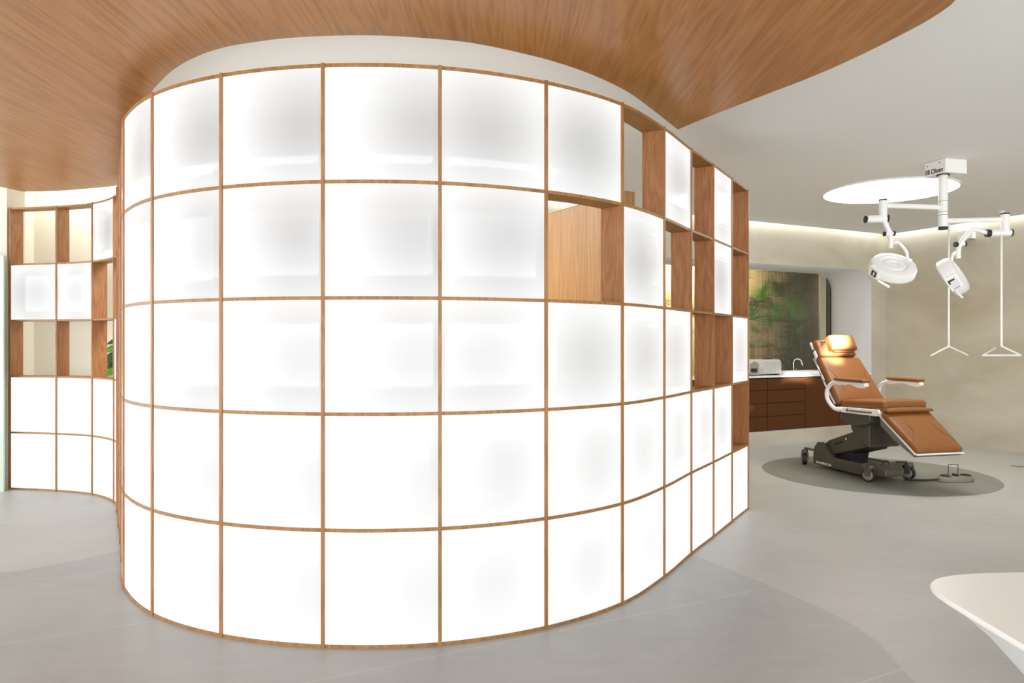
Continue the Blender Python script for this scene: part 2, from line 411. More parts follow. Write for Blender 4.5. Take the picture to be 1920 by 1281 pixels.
for c in range(len(nodes)-1):
    for r in range(1, ROWS+1):
        if r in OPEN.get(c, ()): continue
        z0, z1 = zr(ROWS-r)+TH/2, zr(ROWS-r+1)-TH/2
        bm = bmesh.new(); ul = bm.loops.layers.uv.new('UVMap')
        rows_f, rows_b = [], []
        steps = 10
        rnd = random.Random(c*7+r)
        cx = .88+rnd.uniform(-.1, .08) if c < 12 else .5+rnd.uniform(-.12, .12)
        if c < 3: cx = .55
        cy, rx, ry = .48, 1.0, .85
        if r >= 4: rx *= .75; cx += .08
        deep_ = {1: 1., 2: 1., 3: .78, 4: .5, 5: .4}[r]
        def pt(u):                                         # u 0..1 across the clear opening
            a_ = TH/2/.53; uu = a_+(1-2*a_)*u
            x = c*SEG+uu*SEG; i = min(int(x), len(curve)-2); fr = x-i
            return i, fr
        for k in range(steps+1):
            i, fr = pt(k/steps)
            pf = off(i, .005)*(1-fr)+off(i+1, .005)*fr-RP; pb = off(i, DP-.005)*(1-fr)+off(i+1, DP-.005)*fr-RP
            rows_f.append([bm.verts.new((pf.x, pf.y, z0+(z1-z0)*j/4)) for j in range(5)])
            rows_b.append([bm.verts.new((pb.x, pb.y, z0+(z1-z0)*j/4)) for j in range(5)])
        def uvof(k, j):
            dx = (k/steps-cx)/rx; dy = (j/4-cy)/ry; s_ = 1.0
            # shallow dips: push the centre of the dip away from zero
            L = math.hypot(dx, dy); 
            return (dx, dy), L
        for rows, bk in ((rows_f, 0), (rows_b, 1)):
            for k in range(steps):
                for j in range(4):
                    q = [(k, j), (k+1, j), (k+1, j+1), (k, j+1)]
                    f = bm.faces.new([rows[a_][b_] for a_, b_ in (q if not bk else q[::-1])]); f.smooth = True
                    for lp, (a_, b_) in zip(f.loops, (q if not bk else q[::-1])):
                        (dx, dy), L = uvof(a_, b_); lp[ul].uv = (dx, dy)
        fr_, bk_ = rows_f, rows_b
        for j in range(4):
            for k_ in (0, steps):
                f = bm.faces.new((fr_[k_][j], fr_[k_][j+1], bk_[k_][j+1], bk_[k_][j])); f.material_index = 1
        for k in range(steps):
            for j in (0, 4):
                f = bm.faces.new((fr_[k][j], fr_[k+1][j], bk_[k+1][j], bk_[k][j])); f.material_index = 1
        bmesh.ops.recalc_face_normals(bm, faces=bm.faces)
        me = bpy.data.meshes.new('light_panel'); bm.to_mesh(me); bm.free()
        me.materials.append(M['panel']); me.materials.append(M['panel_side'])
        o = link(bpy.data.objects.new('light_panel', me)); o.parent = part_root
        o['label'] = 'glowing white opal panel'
        # depth of the painted emission dip: shallower in the lower rows
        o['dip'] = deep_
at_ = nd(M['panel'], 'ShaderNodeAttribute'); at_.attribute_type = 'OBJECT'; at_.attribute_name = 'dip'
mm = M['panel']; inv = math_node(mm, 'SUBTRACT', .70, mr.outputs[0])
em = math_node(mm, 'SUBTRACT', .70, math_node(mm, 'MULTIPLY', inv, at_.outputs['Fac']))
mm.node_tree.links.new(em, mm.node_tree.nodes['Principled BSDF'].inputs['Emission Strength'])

# ---------------------------------------------------------------- niche cabinets
def cab_unit(m0, m1, kind, label):
    c = R((m0+m1)/2, .30); t = thing('base_cabinet', label, 'cabinet', (c.x, c.y, NB), ROT_U, 'terracotta base cabinets in the niche')
    wdt = m1-m0
    MB().box((0, .012, .36), (wdt-.002, .57, .716)).build('body', M['gap'], t)
    if kind == 4:
        hs = [.195, .175, .175, .155]; z = .005
        for h in hs:
            MB().box((0, -.285, z+h/2), (wdt-.008, .02, h-.006)).build('drawer', M['cabinet'], t, bevel=.002, seg=2); z += h+.0015
    else:
        MB().box((0, -.285, .36), (wdt-.008, .02, .708)).build('door', M['cabinet'], t, bevel=.002, seg=2)
    return t
cab_unit(-2.45, -1.75, 4, 'terracotta drawer cabinet at the far left end of the niche, behind the grid partition')
cab_unit(-1.75, -1.05, 2, 'terracotta door cabinet behind the grid partition, second from the left end of the niche')
cab_unit(-1.05, -.35, 4, 'terracotta drawer cabinet glimpsed through the open cubbies of the partition')
cab_unit(-.35, .35, 4, 'terracotta four-drawer cabinet under the silver sterilizer beside the partition end')
cab_unit(.35, 1.056, 4, 'terracotta four-drawer cabinet in the middle, left of the plain door cabinet')
cab_unit(1.056, 1.732, 2, 'terracotta plain door cabinet right behind the treatment chair backrest')
cab_unit(1.732, 2.40, 2, 'terracotta plain door cabinet at the right end of the niche behind the chair')
t = thing('countertop', 'white stone countertop with a raised sink block on the terracotta cabinets', 'countertop', R(0, .3, .912), ROT_U)
MB().box((-.02, .005, .012), (4.86, .64, .022)).build('slab', M['stone'], t, bevel=.004)
sk = MB(); x0, x1, y0, y1, h = .93, 1.66, -.22, .14, .045
sk.box(((x0+x1)/2, y0+.012, .023+h/2), (x1-x0, .024, h)).box(((x0+x1)/2, y1-.012, .023+h/2), (x1-x0, .024, h))
sk.box((x0+.012, (y0+y1)/2, .023+h/2), (.024, y1-y0-.05, h)).box((x1-.012, (y0+y1)/2, .023+h/2), (.024, y1-y0-.05, h))
sk.build('sink', M['white'], t, bevel=.004)
t = thing('faucet', 'slim chrome gooseneck faucet standing behind the sink block', 'faucet', R(1.33, .46, .936), ROT_U)
MB().lathe([(0, 0), (.026, 0), (.024, .010), (.014, .014), (0, .014)], seg=20).build('base', M['chrome'], t)
pts = [(0, 0, .01), (0, 0, .15)] + [(.045-.045*math.cos(a/10*PI*.92), -.055*(1-math.cos(a/10*PI*.92))/2*1.2, .15+.06*math.sin(a/10*PI*.92)) for a in range(1, 11)] + [(.098, -.075, .115)]
MB().tube(pts, .0085, 12).build('spout', M['chrome'], t)
MB().tube([(0, -.014, .05), (0, -.06, .07)], .004, 8).build('lever', M['chrome'], t)

t = thing('sterilizer', 'silver rounded box sterilizer standing on the white countertop', 'sterilizer', R(.44, .33, .935), ROT_U)
def rr(x, wy, h, rad, n=6, z0=.012):
    pts = []
    for cx_, cz_, a0_ in ((wy/2-rad, h-rad, 0), (-wy/2+rad, h-rad, 90), (-wy/2+rad*.5, rad*.5, 180), (wy/2-rad*.5, rad*.5, 270)):
        ra = rad if a0_ < 180 else rad*.5
        for k in range(n+1):
            a_ = math.radians(a0_+90*k/n); pts.append(Vector((x, cx_+ra*math.cos(a_), z0+cz_+ra*math.sin(a_))))
    return pts
bb = MB(); bb.loft([rr(x, .34*s_, .205*s_ if s_ < 1 else .205, .05, z0=.012) for x, s_ in ((-.35, .97), (-.34, 1), (.32, 1), (.335, .95))]); bb.build('casing', M['silver'], t)
fp = MB(); fp.tube([(-.18, -.166, .11), (-.18, -.178, .11)], .085, 32); fp.box((-.18, -.172, .055), (.17, .012, .09)); fp.build('front_plate', M['steel'], t)
MB().box((-.19, -.181, .075), (.10, .008, .045)).build('display', M['black'], t)
kn = MB()
for kx in (-.105, -.055):
    for kz in (.07, .105): kn.tube([(kx, -.168, kz), (kx, -.184, kz)], .011, 14)
kn.build('button', M['chrome'], t)
bn = MB()
for kx in (.0, .07, .14, .21, .28): bn.box((kx, -.1705, .105), (.003, .004, .16))
bn.build('casing_seam', M['steel'], t)
MB().box((.24, 0, .222), (.10, .09, .016)).build('handle', M['black'], t, bevel=.005)
for fx in (-.28, .28): MB().box((fx, .0, .006), (.05, .30, .012)).build('foot', M['black'], t)

# ---------------------------------------------------------------- plants in the light well
def leaflet(b_, base, d, L, wd_, droop, mi=0, n=5, up=Vector((0, 0, 1))):
    d = d.normalized(); s_ = d.cross(up).normalized() if d.cross(up).length > .05 else Vector((1, 0, 0)); prev = None
    for k in range(n+1):
        u = k/n; p = base+d*L*u+Vector((0, 0, -droop*u*u*L)); hw = wd_*math.sin(PI*min(1, .12+u*.88))**.8*.5+.0005
        cur = (b_.bm.verts.new(p-s_*hw), b_.bm.verts.new(p+Vector((0, 0, -.004-hw*.25))), b_.bm.verts.new(p+s_*hw))
        if prev:
            for q in range(2):
                f = b_.bm.faces.new((prev[q], prev[q+1], cur[q+1], cur[q])); f.smooth = True; f.material_index = mi
        prev = cur
def squash(b_, kx, ky):
    for v_ in b_.bm.verts: v_.co.x *= kx; v_.co.y *= ky
def fan_palm(loc, h, n, size, label, seed, leafm='palm'):
    rd = random.Random(seed); t = thing('fan_palm', label, 'palm', loc, 0, 'plants in the light well')
    MB().tube([(0, 0, 0), (.01, 0, h*.3), (0, .01, h*.55)], [.035, .03, .022], 10).build('trunk', M['stem'], t)
    stems = MB(); lv = MB()
    for i in range(n):
        a = 2*PI*i/n+rd.uniform(-.3, .3); el = rd.uniform(.25, 1.15); d = Vector((math.cos(a)*math.cos(el), math.sin(a)*math.cos(el)*.7, math.sin(el)))
        base = Vector((0, .01, h*.5)); tip = base+d*h*.5*rd.uniform(.75, 1.05); stems.tube([base, (base+tip)/2+Vector((0, 0, .03)), tip], .006, 6)
        side = d.cross(Vector((0, 0, 1))).normalized(); upv = side.cross(d).normalized()
        for k in range(13):
            ang = math.radians(-78+156*k/12); dd = (d*math.cos(ang)+side*math.sin(ang)+upv*.12*rd.uniform(-1, 1))
            leaflet(lv, tip, dd, size*(.72+.28*math.cos(ang))*rd.uniform(.85, 1.1), .045, .22)
    for b_ in (stems, lv): squash(b_, .8, .3)
    t.rotation_euler = (0, 0, ROT_U)
    stems.build('stem', M['stem'], t); lv.build('leaves', M[leafm], t); return t
fan_palm(R(.98, .95, .35), 1.85, 8, .46, 'bright fan palm behind the left part of the fluted glass, over the sterilizer', 3)
fan_palm(R(1.62, .93, .35), 1.55, 8, .44, 'lower bright fan palm behind the middle of the fluted glass', 5)
fan_palm(R(2.05, 1.12, .35), 2.15, 14, .50, 'dense dark fan palm behind the right part of the fluted glass', 8, 'leafd')
fan_palm(R(1.50, 1.25, .35), 2.3, 12, .50, 'tall dark fan palm at the back of the light well', 11, 'leafd')
fan_palm(R(-.55, .98, .35), 1.8, 9, .40, 'fan palm seen only through the open cubbies of the partition', 13)
def bush(loc, h, n, name, label, mk, seed, lw=.06, ll=.28):
    rd = random.Random(seed); t = thing(name, label, 'plant', loc, 0, 'plants in the light well')
    st = MB(); lv = MB()
    for i in range(n):
        a = rd.uniform(0, 2*PI); el = rd.uniform(.5, 1.35); L = h*rd.uniform(.5, 1)
        d = Vector((math.cos(a)*math.cos(el), math.sin(a)*math.cos(el)*.6, math.sin(el))); st.tube([(0, 0, 0), d*L*.6, d*L], .004, 5)
        leaflet(lv, d*L*.9, d+Vector((rd.uniform(-.5, .5), 0, -.3)), ll, lw, .35)
        leaflet(lv, d*L*.6, d+Vector((rd.uniform(-.8, .8), -.2, -.1)), ll*.8, lw, .35)
    for b_ in (st, lv): squash(b_, .32, .18)
    t.rotation_euler = (0, 0, ROT_U)
    st.build('stem', M['stem'], t); lv.build('leaves', M[mk], t); return t
bush(R(1.48, .96, .35), 1.1, 40, 'red_leaf_plant', 'red leaved plant low behind the middle of the fluted glass', 'red', 21, .10, .28)
bush(R(1.02, .96, .35), .85, 44, 'leafy_shrub', 'low green shrub behind the glass above the sterilizer', 'leafd', 22, .07, .26)
bush(R(1.85, 1.0, .35), 1.1, 60, 'leafy_shrub', 'low dark shrub behind the glass beyond the faucet', 'leafd', 23, .11, .32)
bush(R(2.0, 1.1, .35), 1.9, 110, 'leafy_shrub', 'tall dark shrub added behind the right end of the glass near the chair headrest', 'leafd', 24, .13, .34)  # dense dark foliage added to darken this end of the glass

# plant behind the left part of the partition
t = thing('leafy_plant', 'green leafy plant showing through the cubby at the left bend of the partition', 'plant', (-3.87, 7.04, 0))
MB().lathe([(0, 0), (.13, 0), (.16, .30), (.15, .30), (.13, .27), (0, .27)], seg=28).build('pot', M['white'], t)
st = MB(); lv = MB()
st.tube([(0, 0, .2), (.015, 0, .8), (.0, 0, 1.44)], .009, 8)
for (z, dx, dy, L, wd_, k) in [(1.40, -.9, -.2, .12, .06, 1), (1.33, -1, -.1, .17, .08, 0), (1.24, -1, -.2, .18, .13, 1), (1.17, -.9, .1, .17, .10, 1), (1.10, -.8, -.3, .16, .09, 0), (1.28, .8, -.3, .2, .1, 0), (1.42, .5, .3, .14, .07, 0), (1.20, .9, .2, .2, .1, 1), (1.0, .2, -.5, .2, .1, 1), (.85, -.5, .4, .2, .1, 0)]:
    leaflet(lv, Vector((0, 0, z)), Vector((dx, dy, .25)), L, wd_, .5, mi=k, n=7, up=Vector((.25, -1, .35)))
st.build('stem', M['leafb'], t); lv.build('leaves', [M['leafb'], M['leafd']], t)

# glass leaf at the far left
t = thing('glass_panel', 'pale green glass panel at the left edge beside the cream wall', 'glass panel', (-5.4, 6.66, 0))
MB().box((0, 0, 1.1), (1.336, .02, 2.2)).build('glass', M['glassg'], t)
MB().box((-.1, 0, .02), (.9, .05, .04)).build('floor_rail', M['steel'], t)

# ---------------------------------------------------------------- treatment chair (x forward, y to its left in the picture's right, z up)
CR = thing('treatment_chair', 'tan leather reclining treatment chair with white armrests on a grey wheeled base', 'treatment chair', (3.545, 8.175, 0), math.atan2(-.971, .243))
def slab(A, B, wA, wB, th, name, mt, nsign=1, rad=.03, parent=CR, yo=0, crown=.012):
    """padded slab: A, B = ends of the visible face in (x, z), thickness th behind it"""
    A, B = Vector((A[0], 0, A[1])), Vector((B[0], 0, B[1])); d = (B-A); L = d.length; d.normalize()
    nrm = Vector((-d.z, 0, d.x))*nsign; b_ = MB(); nx, ny = 10, 8
    top, bot = [], []
    for i in range(nx+1):
        u = i/nx; ws = wA+(wB-wA)*u
        top.append([]); bot.append([])
        for j in range(ny+1):
            v_ = j/ny*2-1; c_ = crown*(1-v_**4)*(1-(2*u-1)**6)
            p = A+d*L*u+Vector((0, yo+v_*ws, 0))
            top[-1].append(b_.bm.verts.new(p+nrm*c_)); bot[-1].append(b_.bm.verts.new(p-nrm*th))
    for i in range(nx):
        for j in range(ny):
            b_.bm.faces.new((top[i][j], top[i+1][j], top[i+1][j+1], top[i][j+1])); b_.bm.faces.new((bot[i][j+1], bot[i+1][j+1], bot[i+1][j], bot[i][j]))
    for i in range(nx):
        for j in (0, ny): b_.bm.faces.new((top[i][j], bot[i][j], bot[i+1][j], top[i+1][j]))
    for j in range(ny):
        for i in (0, nx): b_.bm.faces.new((top[i][j], top[i][j+1], bot[i][j+1], bot[i][j]))
    return b_.build(name, mt, parent, bevel=rad, seg=5, smooth=True)
def seams(parent, A, B, w_, nsign, lines, cr=.014):
    A, B = Vector((A[0], 0, A[1])), Vector((B[0], 0, B[1])); d = B-A; nrm = Vector((-d.z, 0, d.x)).normalized()*nsign
    b_ = MB()
    for ln_ in lines: b_.tube(spline([A+d*u+nrm*(cr*(1-v_**4)*(1-(2*u-1)**6)+.0005)+Vector((0, v_*w_, 0)) for u, v_ in ln_], 6), .0022, 6)
    return b_.build('seam', M['leather_edge'], parent)
# backrest
A_, B_ = (.655, .775), (.295, 1.235)
bk = slab(A_, B_, .290, .258, .075, 'backrest', M['leather'], -1, .03)
sl = [[(.02, -.62), (.35, -.66), (.62, -.78), (.74, -.98)], [(.02, .62), (.35, .66), (.62, .78), (.74, .98)]]
seams(bk, A_, B_, .255, -1, sl)
hd = slab((.285, 1.25), (.165, 1.425), .235, .215, .085, 'headrest', M['leather'], -1, .032)
seams(hd, (.285, 1.25), (.165, 1.425), .22, -1, [[(.5, -.98), (.5, 0), (.5, .98)]])
pl = slab((.335, 1.315), (.255, 1.475), .165, .155, .10, 'pillow', M['leather'], -1, .042, yo=.045, crown=.02)
MB().box((.275, .045, 1.30), (.05, .24, .03)).build('strap', M['leather_edge'], pl)
MB().box((.23, -.16, 1.39), (.1, .01, .02)).build('pillow_bracket', M['steel'], pl)
# seat
slab((.60, .785), (1.235, .825), .25, .255, .085, 'seat', M['leather'], 1, .032)
slab((1.08, .755), (1.30, .745), .26, .27, .03, 'seat_flap', M['leather'], 1, .014)
A_, B_ = (1.235, .725), (1.665, .405)
lg = slab(A_, B_, .275, .258, .065, 'leg_rest', M['leather'], 1, .028)
seams(lg, A_, B_, .255, 1, [[(.02, -.55), (.45, -.56), (.62, -.66), (.80, -.97)], [(.02, .55), (.45, .56), (.62, .66), (.80, .97)]])
MB().prism([(1.17, .70), (1.20, .70), (1.625, .375), (1.655, .375), (1.655, .358), (1.615, .355), (1.17, .672)], -.262, .262).build('leg_frame', M['white'], CR, bevel=.006)
MB().prism([(1.18, .668), (1.60, .354), (1.64, .352), (1.60, .335), (1.36, .46), (1.19, .58)], -.255, .255).build('leg_cover', M['greyl'], CR, bevel=.012)
# seat frame and armrests
fr = MB(); fr.prism([(.60, .66), (.60, .715), (1.19, .735), (1.215, .70), (1.17, .668)], -.285, -.235).prism([(.60, .66), (.60, .715), (1.19, .735), (1.215, .70), (1.17, .668)], .235, .285)
fr.prism([(.60, .672), (.60, .70), (1.19, .72), (1.19, .69)], -.24, .24); fr.build('seat_frame', M['white'], CR, bevel=.008)
MB().prism([(.80, .682), (.80, .700), (1.12, .708), (1.12, .690)], -.292, -.283).build('rail', M['steel'], CR, bevel=.002)
MB().tube([(.68, -.285, .69), (.68, -.305, .69)], .02, 16).box((.685, -.30, .64), (.012, .008, .085)).build('lock_lever', M['chrome'], CR)
MB().tube([(.78, -.285, .695), (.78, -.30, .695)], .016, 16).build('clamp', M['steel'], CR)
for s_ in (-1, 1):
    y_ = s_*.325
    arc = spline([Vector(p) for p in [(.70, s_*.29, .69), (.60, s_*.31, .70), (.52, y_, .78), (.505, y_, .87), (.56, y_, .945), (.66, y_, .968), (.78, y_, .972)]], 6)
    ar = MB(); ar.tube(arc, .021, 14); o = ar.build('armrest', M['white'], CR)
    un = MB(); un.prism([(.62, .965), (.62, .99), (1.09, .99), (1.09, .955), (1.04, .935), (.97, .94), (.90, .962), (.78, .962), (.72, .945)], y_-.028, y_+.028).build('arm_shell', M['white'], o, bevel=.008)
    slab((.66, 1.022), (1.09, 1.022), .045, .045, .028, 'arm_pad', M['leather'], 1, .011, parent=o, yo=y_, crown=.004)
    br = MB(); br.tube([(.56, s_*.27, .74), (.40, s_*.27, .945), (.26, s_*.255, 1.13)], .011, 10); br.build('back_frame', M['white'], CR)
MB().tube([(.42, -.29, .98), (.24, -.29, 1.21)], .009, 10).tube([(.42, -.30, .96), (.25, -.275, 1.20)], .006, 8).build('gas_spring', M['steel'], CR)
MB().prism([(.23, 1.20), (.255, 1.235), (.215, 1.30), (.19, 1.28)], -.262, -.245).build('head_bracket', M['white'], CR, bevel=.004)
MB().prism([(.135, 1.30), (.155, 1.31), (.105, 1.39), (.085, 1.38)], -.232, -.215).build('head_bracket', M['white'], CR, bevel=.004)
MB().prism([(.24, 1.15), (.20, 1.22), (.08, 1.385), (.05, 1.37), (.19, 1.15)], -.12, .12).build('head_mount', M['grey'], CR, bevel=.01)
MB().prism([(.56, .73), (.215, 1.17), (.19, 1.155), (.52, .70)], -.21, .21).build('back_shell', M['grey'], CR, bevel=.01)
# body
MB().prism([(.60, .66), (1.06, .672), (1.06, .60), (1.0, .565), (.86, .535), (.74, .545), (.66, .585)], -.262, .262).build('body_shell', M['grey'], CR, bevel=.018)
MB().prism([(.66, .56), (.68, .48), (.75, .40), (.85, .345), (.94, .325), (.945, .62)], -.17, .20).build('column', M['grey'], CR, bevel=.015)
MB().box((.948, .015, .455), (.012, .30, .20)).build('front_cover', M['grey2'], CR, bevel=.006)
MB().prism([(.20, .24), (.30, .315), (.68, .455), (.92, .40), (.92, .33), (.45, .19), (.30, .15)], -.15, .15).build('lift_arm', M['grey'], CR, bevel=.012)
MB().prism([(.34, .13), (.40, .20), (.88, .335), (.88, .30), (.62, .22), (.60, .13)], -.11, .11).build('lift_cylinder', M['black'], CR, bevel=.01)
MB().tube([(.60, -.152, .37), (.60, -.165, .37)], .013, 14).build('key_switch', M['chrome'], CR)
o = MB().box((.47, -.153, .31), (.14, .004, .018), Matrix.Rotation(-.36, 3, 'Y')).build('slot', M['black'], CR)
hump = [(.13, .035), (.13, .16), (.155, .235), (.20, .285), (.255, .29), (.31, .255), (.40, .175), (.46, .145), (.88, .155), (.88, .035)]
MB().prism(hump, -.215, -.16).build('base_side', M['grey'], CR, bevel=.01)
MB().prism(hump, .16, .215).build('base_side', M['grey'], CR, bevel=.01)
MB().prism([(.14, .035), (.14, .14), (.88, .14), (.88, .035)], -.165, .165).build('base', M['grey2'], CR, bevel=.01)
ft = MB()
def frng(x, hw, zt, zb): return [Vector((x, -hw, zb)), Vector((x, -hw, zt)), Vector((x, -hw*.4, zt-.012)), Vector((x, hw*.4, zt-.012)), Vector((x, hw, zt)), Vector((x, hw, zb))]
ft.loft([frng(.86, .21, .165, .04), frng(.94, .20, .165, .045), frng(1.0, .165, .155, .045), frng(1.06, .13, .14, .05), frng(1.10, .11, .12, .055)], smooth=False)
ft.build('base_nose', M['grey'], CR, bevel=.014)
for s_ in (-1, 1): MB().tube([(.92, s_*.17, .145), (.98, s_*.25, .15)], .032, 12).build('caster_arm', M['grey'], CR)
MB().tube(spline([Vector(p) for p in [(.96, -.03, .15), (.965, -.015, .185), (.965, .025, .19), (.96, .05, .15)]], 5), .004, 8).build('pedal_hoop', M['black'], CR)
def turn(o, x, y, a_): o.data.transform(Matrix.Translation((x, y, 0)) @ Matrix.Rotation(math.radians(a_), 4, 'Z') @ Matrix.Translation((-x, -y, 0)))
def caster(x, y, a_=0):
    c_ = MB(); c_.lathe([(0, .135), (.034, .135), (.036, .155), (.03, .172), (0, .174)], c=(x, y, 0), seg=20).prism([(x-.035, .06), (x-.05, .10), (x-.03, .14), (x+.03, .14), (x+.02, .06)], y-.038, y-.028).prism([(x-.035, .06), (x-.05, .10), (x-.03, .14), (x+.03, .14), (x+.02, .06)], y+.028, y+.038)
    o = c_.build('caster', M['grey'], CR, bevel=.003)
    turn(o, x, y, a_)
    ty = MB().lathe([(.050, -.022), (.063, -.022), (.068, -.014), (.068, .014), (.063, .022), (.050, .022)], axis=(0, 1, 0), c=(x-.012, y, .0685), seg=32).build('tyre', M['black'], o); turn(ty, x, y, a_)
    hu = MB().lathe([(0, -.036), (.03, -.035), (.050, -.028), (.053, 0), (.050, .028), (.03, .035), (0, .036)], axis=(0, 1, 0), c=(x-.012, y, .0685), seg=32).build('hub', M['tyre'], o); turn(hu, x, y, a_)
for x_, y_, a_ in ((.0, -.2245, -38), (.0, .2245, -30), (1.03, -.235, 24), (1.03, .235, 20)): caster(x_, y_, a_)
for s_ in (-1, 1): MB().box((.07, s_*.2, .185), (.17, .05, .018)).build('rear_bracket', M['grey'], CR, bevel=.003)
def text(body, size, mt, parent, mtx, depth=.001, sx=1):
    cu = bpy.data.curves.new('lettering', 'FONT'); cu.body = body; cu.size = size; cu.extrude = depth; cu.offset = size*.022
    tmp = bpy.data.objects.new('t', cu); S.collection.objects.link(tmp)
    bpy.context.view_layer.update()
    me = bpy.data.meshes.new_from_object(tmp.evaluated_get(bpy.context.evaluated_depsgraph_get()))
    bpy.data.objects.remove(tmp); me.transform(mtx @ Matrix.Diagonal((sx, 1, 1, 1))); me.materials.clear(); me.materials.append(mt)
    o = link(bpy.data.objects.new('lettering', me)); o.parent = parent; return o
def frame(x, y, loc): x = Vector(x).normalized(); y = Vector(y).normalized(); z = x.cross(y); return Matrix.Translation(loc) @ Matrix((x, y, z)).transposed().to_4x4()
text('D·D·BINCOR', .032, M['white'], CR, frame((1, 0, 0), (0, 0, 1), (.185, -.2165, .052)), sx=1.35)

# foot control
t = thing('foot_pedal', 'grey two-pedal foot control on the floor right of the treatment chair', 'foot control', (4.43, 7.14, 0), math.radians(10))
def oval(z, g_): 
    pts = []
    for k in range(48):
        a_ = 2*PI*k/48; x = math.cos(a_)*.195; y = math.sin(a_)*.075
        y *= 1+.28*(abs(x)/.195)**2-.12; x *= 1
        pts.append(Vector((x*g_, y*g_, z)))
    return pts
MB().loft([oval(.004, .97), oval(.01, 1), oval(.045, 1), oval(.058, .92)]).build('housing', M['pedal'], t)
for x_ in (-.115, .115):
    MB().lathe([(.0, .075), (.035, .072), (.052, .062), (.052, .05), (0, .05)], c=(x_, 0, 0), seg=28).build('pedal', M['black'], t)
MB().box((0, 0, .066), (.03, .07, .024)).build('switch', M['black'], t, bevel=.008)
MB().tube([(-.055, .03, .05), (-.055, .03, .165), (.055, .03, .165), (.055, .03, .05)], .004, 8).build('handle', M['grey2'], t)
MB().tube([(-.185, .03, .02), (-.30, .06, .012), (-.42, .10, .012), (-.46, .14, .03)], .011, 8).build('cable', M['black'], t)

# ---------------------------------------------------------------- surgical lamp on the ceiling
LO = Vector((3.74, 6.2, CEIL)); LT = thing('surgical_lamp', 'white ceiling-mounted surgical lamp with two jointed arms and two round heads', 'surgical lamp', LO)
def A(px, py, Y=6.15): return at(px, py, Y)-LO
bang = math.radians(15); bx = Vector((math.cos(bang), math.sin(bang), 0)); by = Vector((-math.sin(bang), math.cos(bang), 0))
cm = Vector((3.70, 6.10, 0))+bx*.115+by*.11-Vector((LO.x, LO.y, 0))
rotb = Matrix((bx, by, Vector((0, 0, 1)))).transposed()
mount = MB().box(cm+Vector((0, 0, -.062)), (.23, .22, .12), rotb).build('ceiling_mount', M['white'], LT, bevel=.003)
fpnt = cm-bx*.1155+by*.105+Vector((0, 0, -.108))
text('Olsen', .056, M['black'], mount, frame(-by, (0, 0, 1), fpnt-by*.062), depth=.0008, sx=.95)
br = MB()
for q, (yy, ww) in enumerate(((.010, .006), (.024, .010), (.043, .014))): br.box(fpnt-by*yy+Vector((0, 0, .021)), (.0015, ww, .042), rotb)
br.build('logo_bars', M['black'], mount)
sc_ = MB()
for yy, zz in ((.03, .075), (.155, .080)): sc_.tube([fpnt-by*yy+Vector((0, 0, zz)), fpnt-by*yy-bx*.003+Vector((0, 0, zz))], .005, 8)
sc_.build('screw', M['black'], mount)
def cylz(px, y0, y1, r, Y, name, mt='white', b_=None):
    return MB().tube([A(px, y0, Y), A(px, y1, Y)], r, 24).build(name, M[mt], LT, bevel=.003)
MB().tube([Vector((0, 0, -.118)), Vector((0, 0, -.130))], .052, 28).build('collar', M['black'], LT)
MB().tube([Vector((0, 0, -.13)), Vector((0, 0, CH+(HZ-428)*6.2/F-CEIL))], .0365, 28).build('pole', M['white'], LT)
zz = lambda y, Y=6.2: CH+(HZ-y)*Y/F-CEIL
rg = MB()
for y in (378, 398, 404): rg.tube([Vector((0, 0, zz(y))), Vector((0, 0, zz(y)-.003))], .0375, 28)
rg.build('pole_joint', M['grey2'], LT)
MB().tube([Vector((0, 0, zz(426))), Vector((0, 0, zz(431)))], .038, 28).build('end_cap', M['black'], LT)
lj = A(1656, 386, 6.15)
MB().tube([Vector((0, 0, zz(390))), lj], .021, 18).build('arm', M['white'], LT)
rj = A(1884.5, 412, 6.15)
MB().tube([Vector((0, 0, zz(415))), rj], .021, 18).build('arm', M['white'], LT)
# left joint group
MB().tube([A(1655.5, 376), A(1655.5, 413)], .034, 24).build('joint', M['white'], LT)
MB().tube([A(1655.5, 374.5), A(1655.5, 377)], .035, 24).build('end_cap', M['black'], LT)
MB().tube([A(1624, 412), A(1661, 411)], .030, 22).build('joint', M['white'], LT)
MB().tube([A(1622, 412), A(1624.5, 412)], .031, 22).build('end_cap', M['black'], LT)
MB().tube([A(1662, 410), A(1665, 410)], .032, 22).build('end_cap', M['black'], LT)
MB().tube([A(1658, 414), A(1666, 433), A(1670, 448), A(1670, 466)], [.022, .021, .021, .019], 18).build('arm', M['white'], LT)
MB().tube([A(1657, 439), A(1660, 439)], .02, 18).build('knob', M['black'], LT)
MB().tube([A(1674, 438), A(1677.5, 438)], .022, 18).build('knob', M['black'], LT)
MB().tube([A(1660, 439), A(1674, 438)], .018, 18).build('knob_axle', M['white'], LT)
MB().tube(spline([A(1671, 458), A(1682, 455), (A(1690, 460)), A(1700, 474), A(1702, 491)], 6), .0125, 14).build('yoke', M['white'], LT)
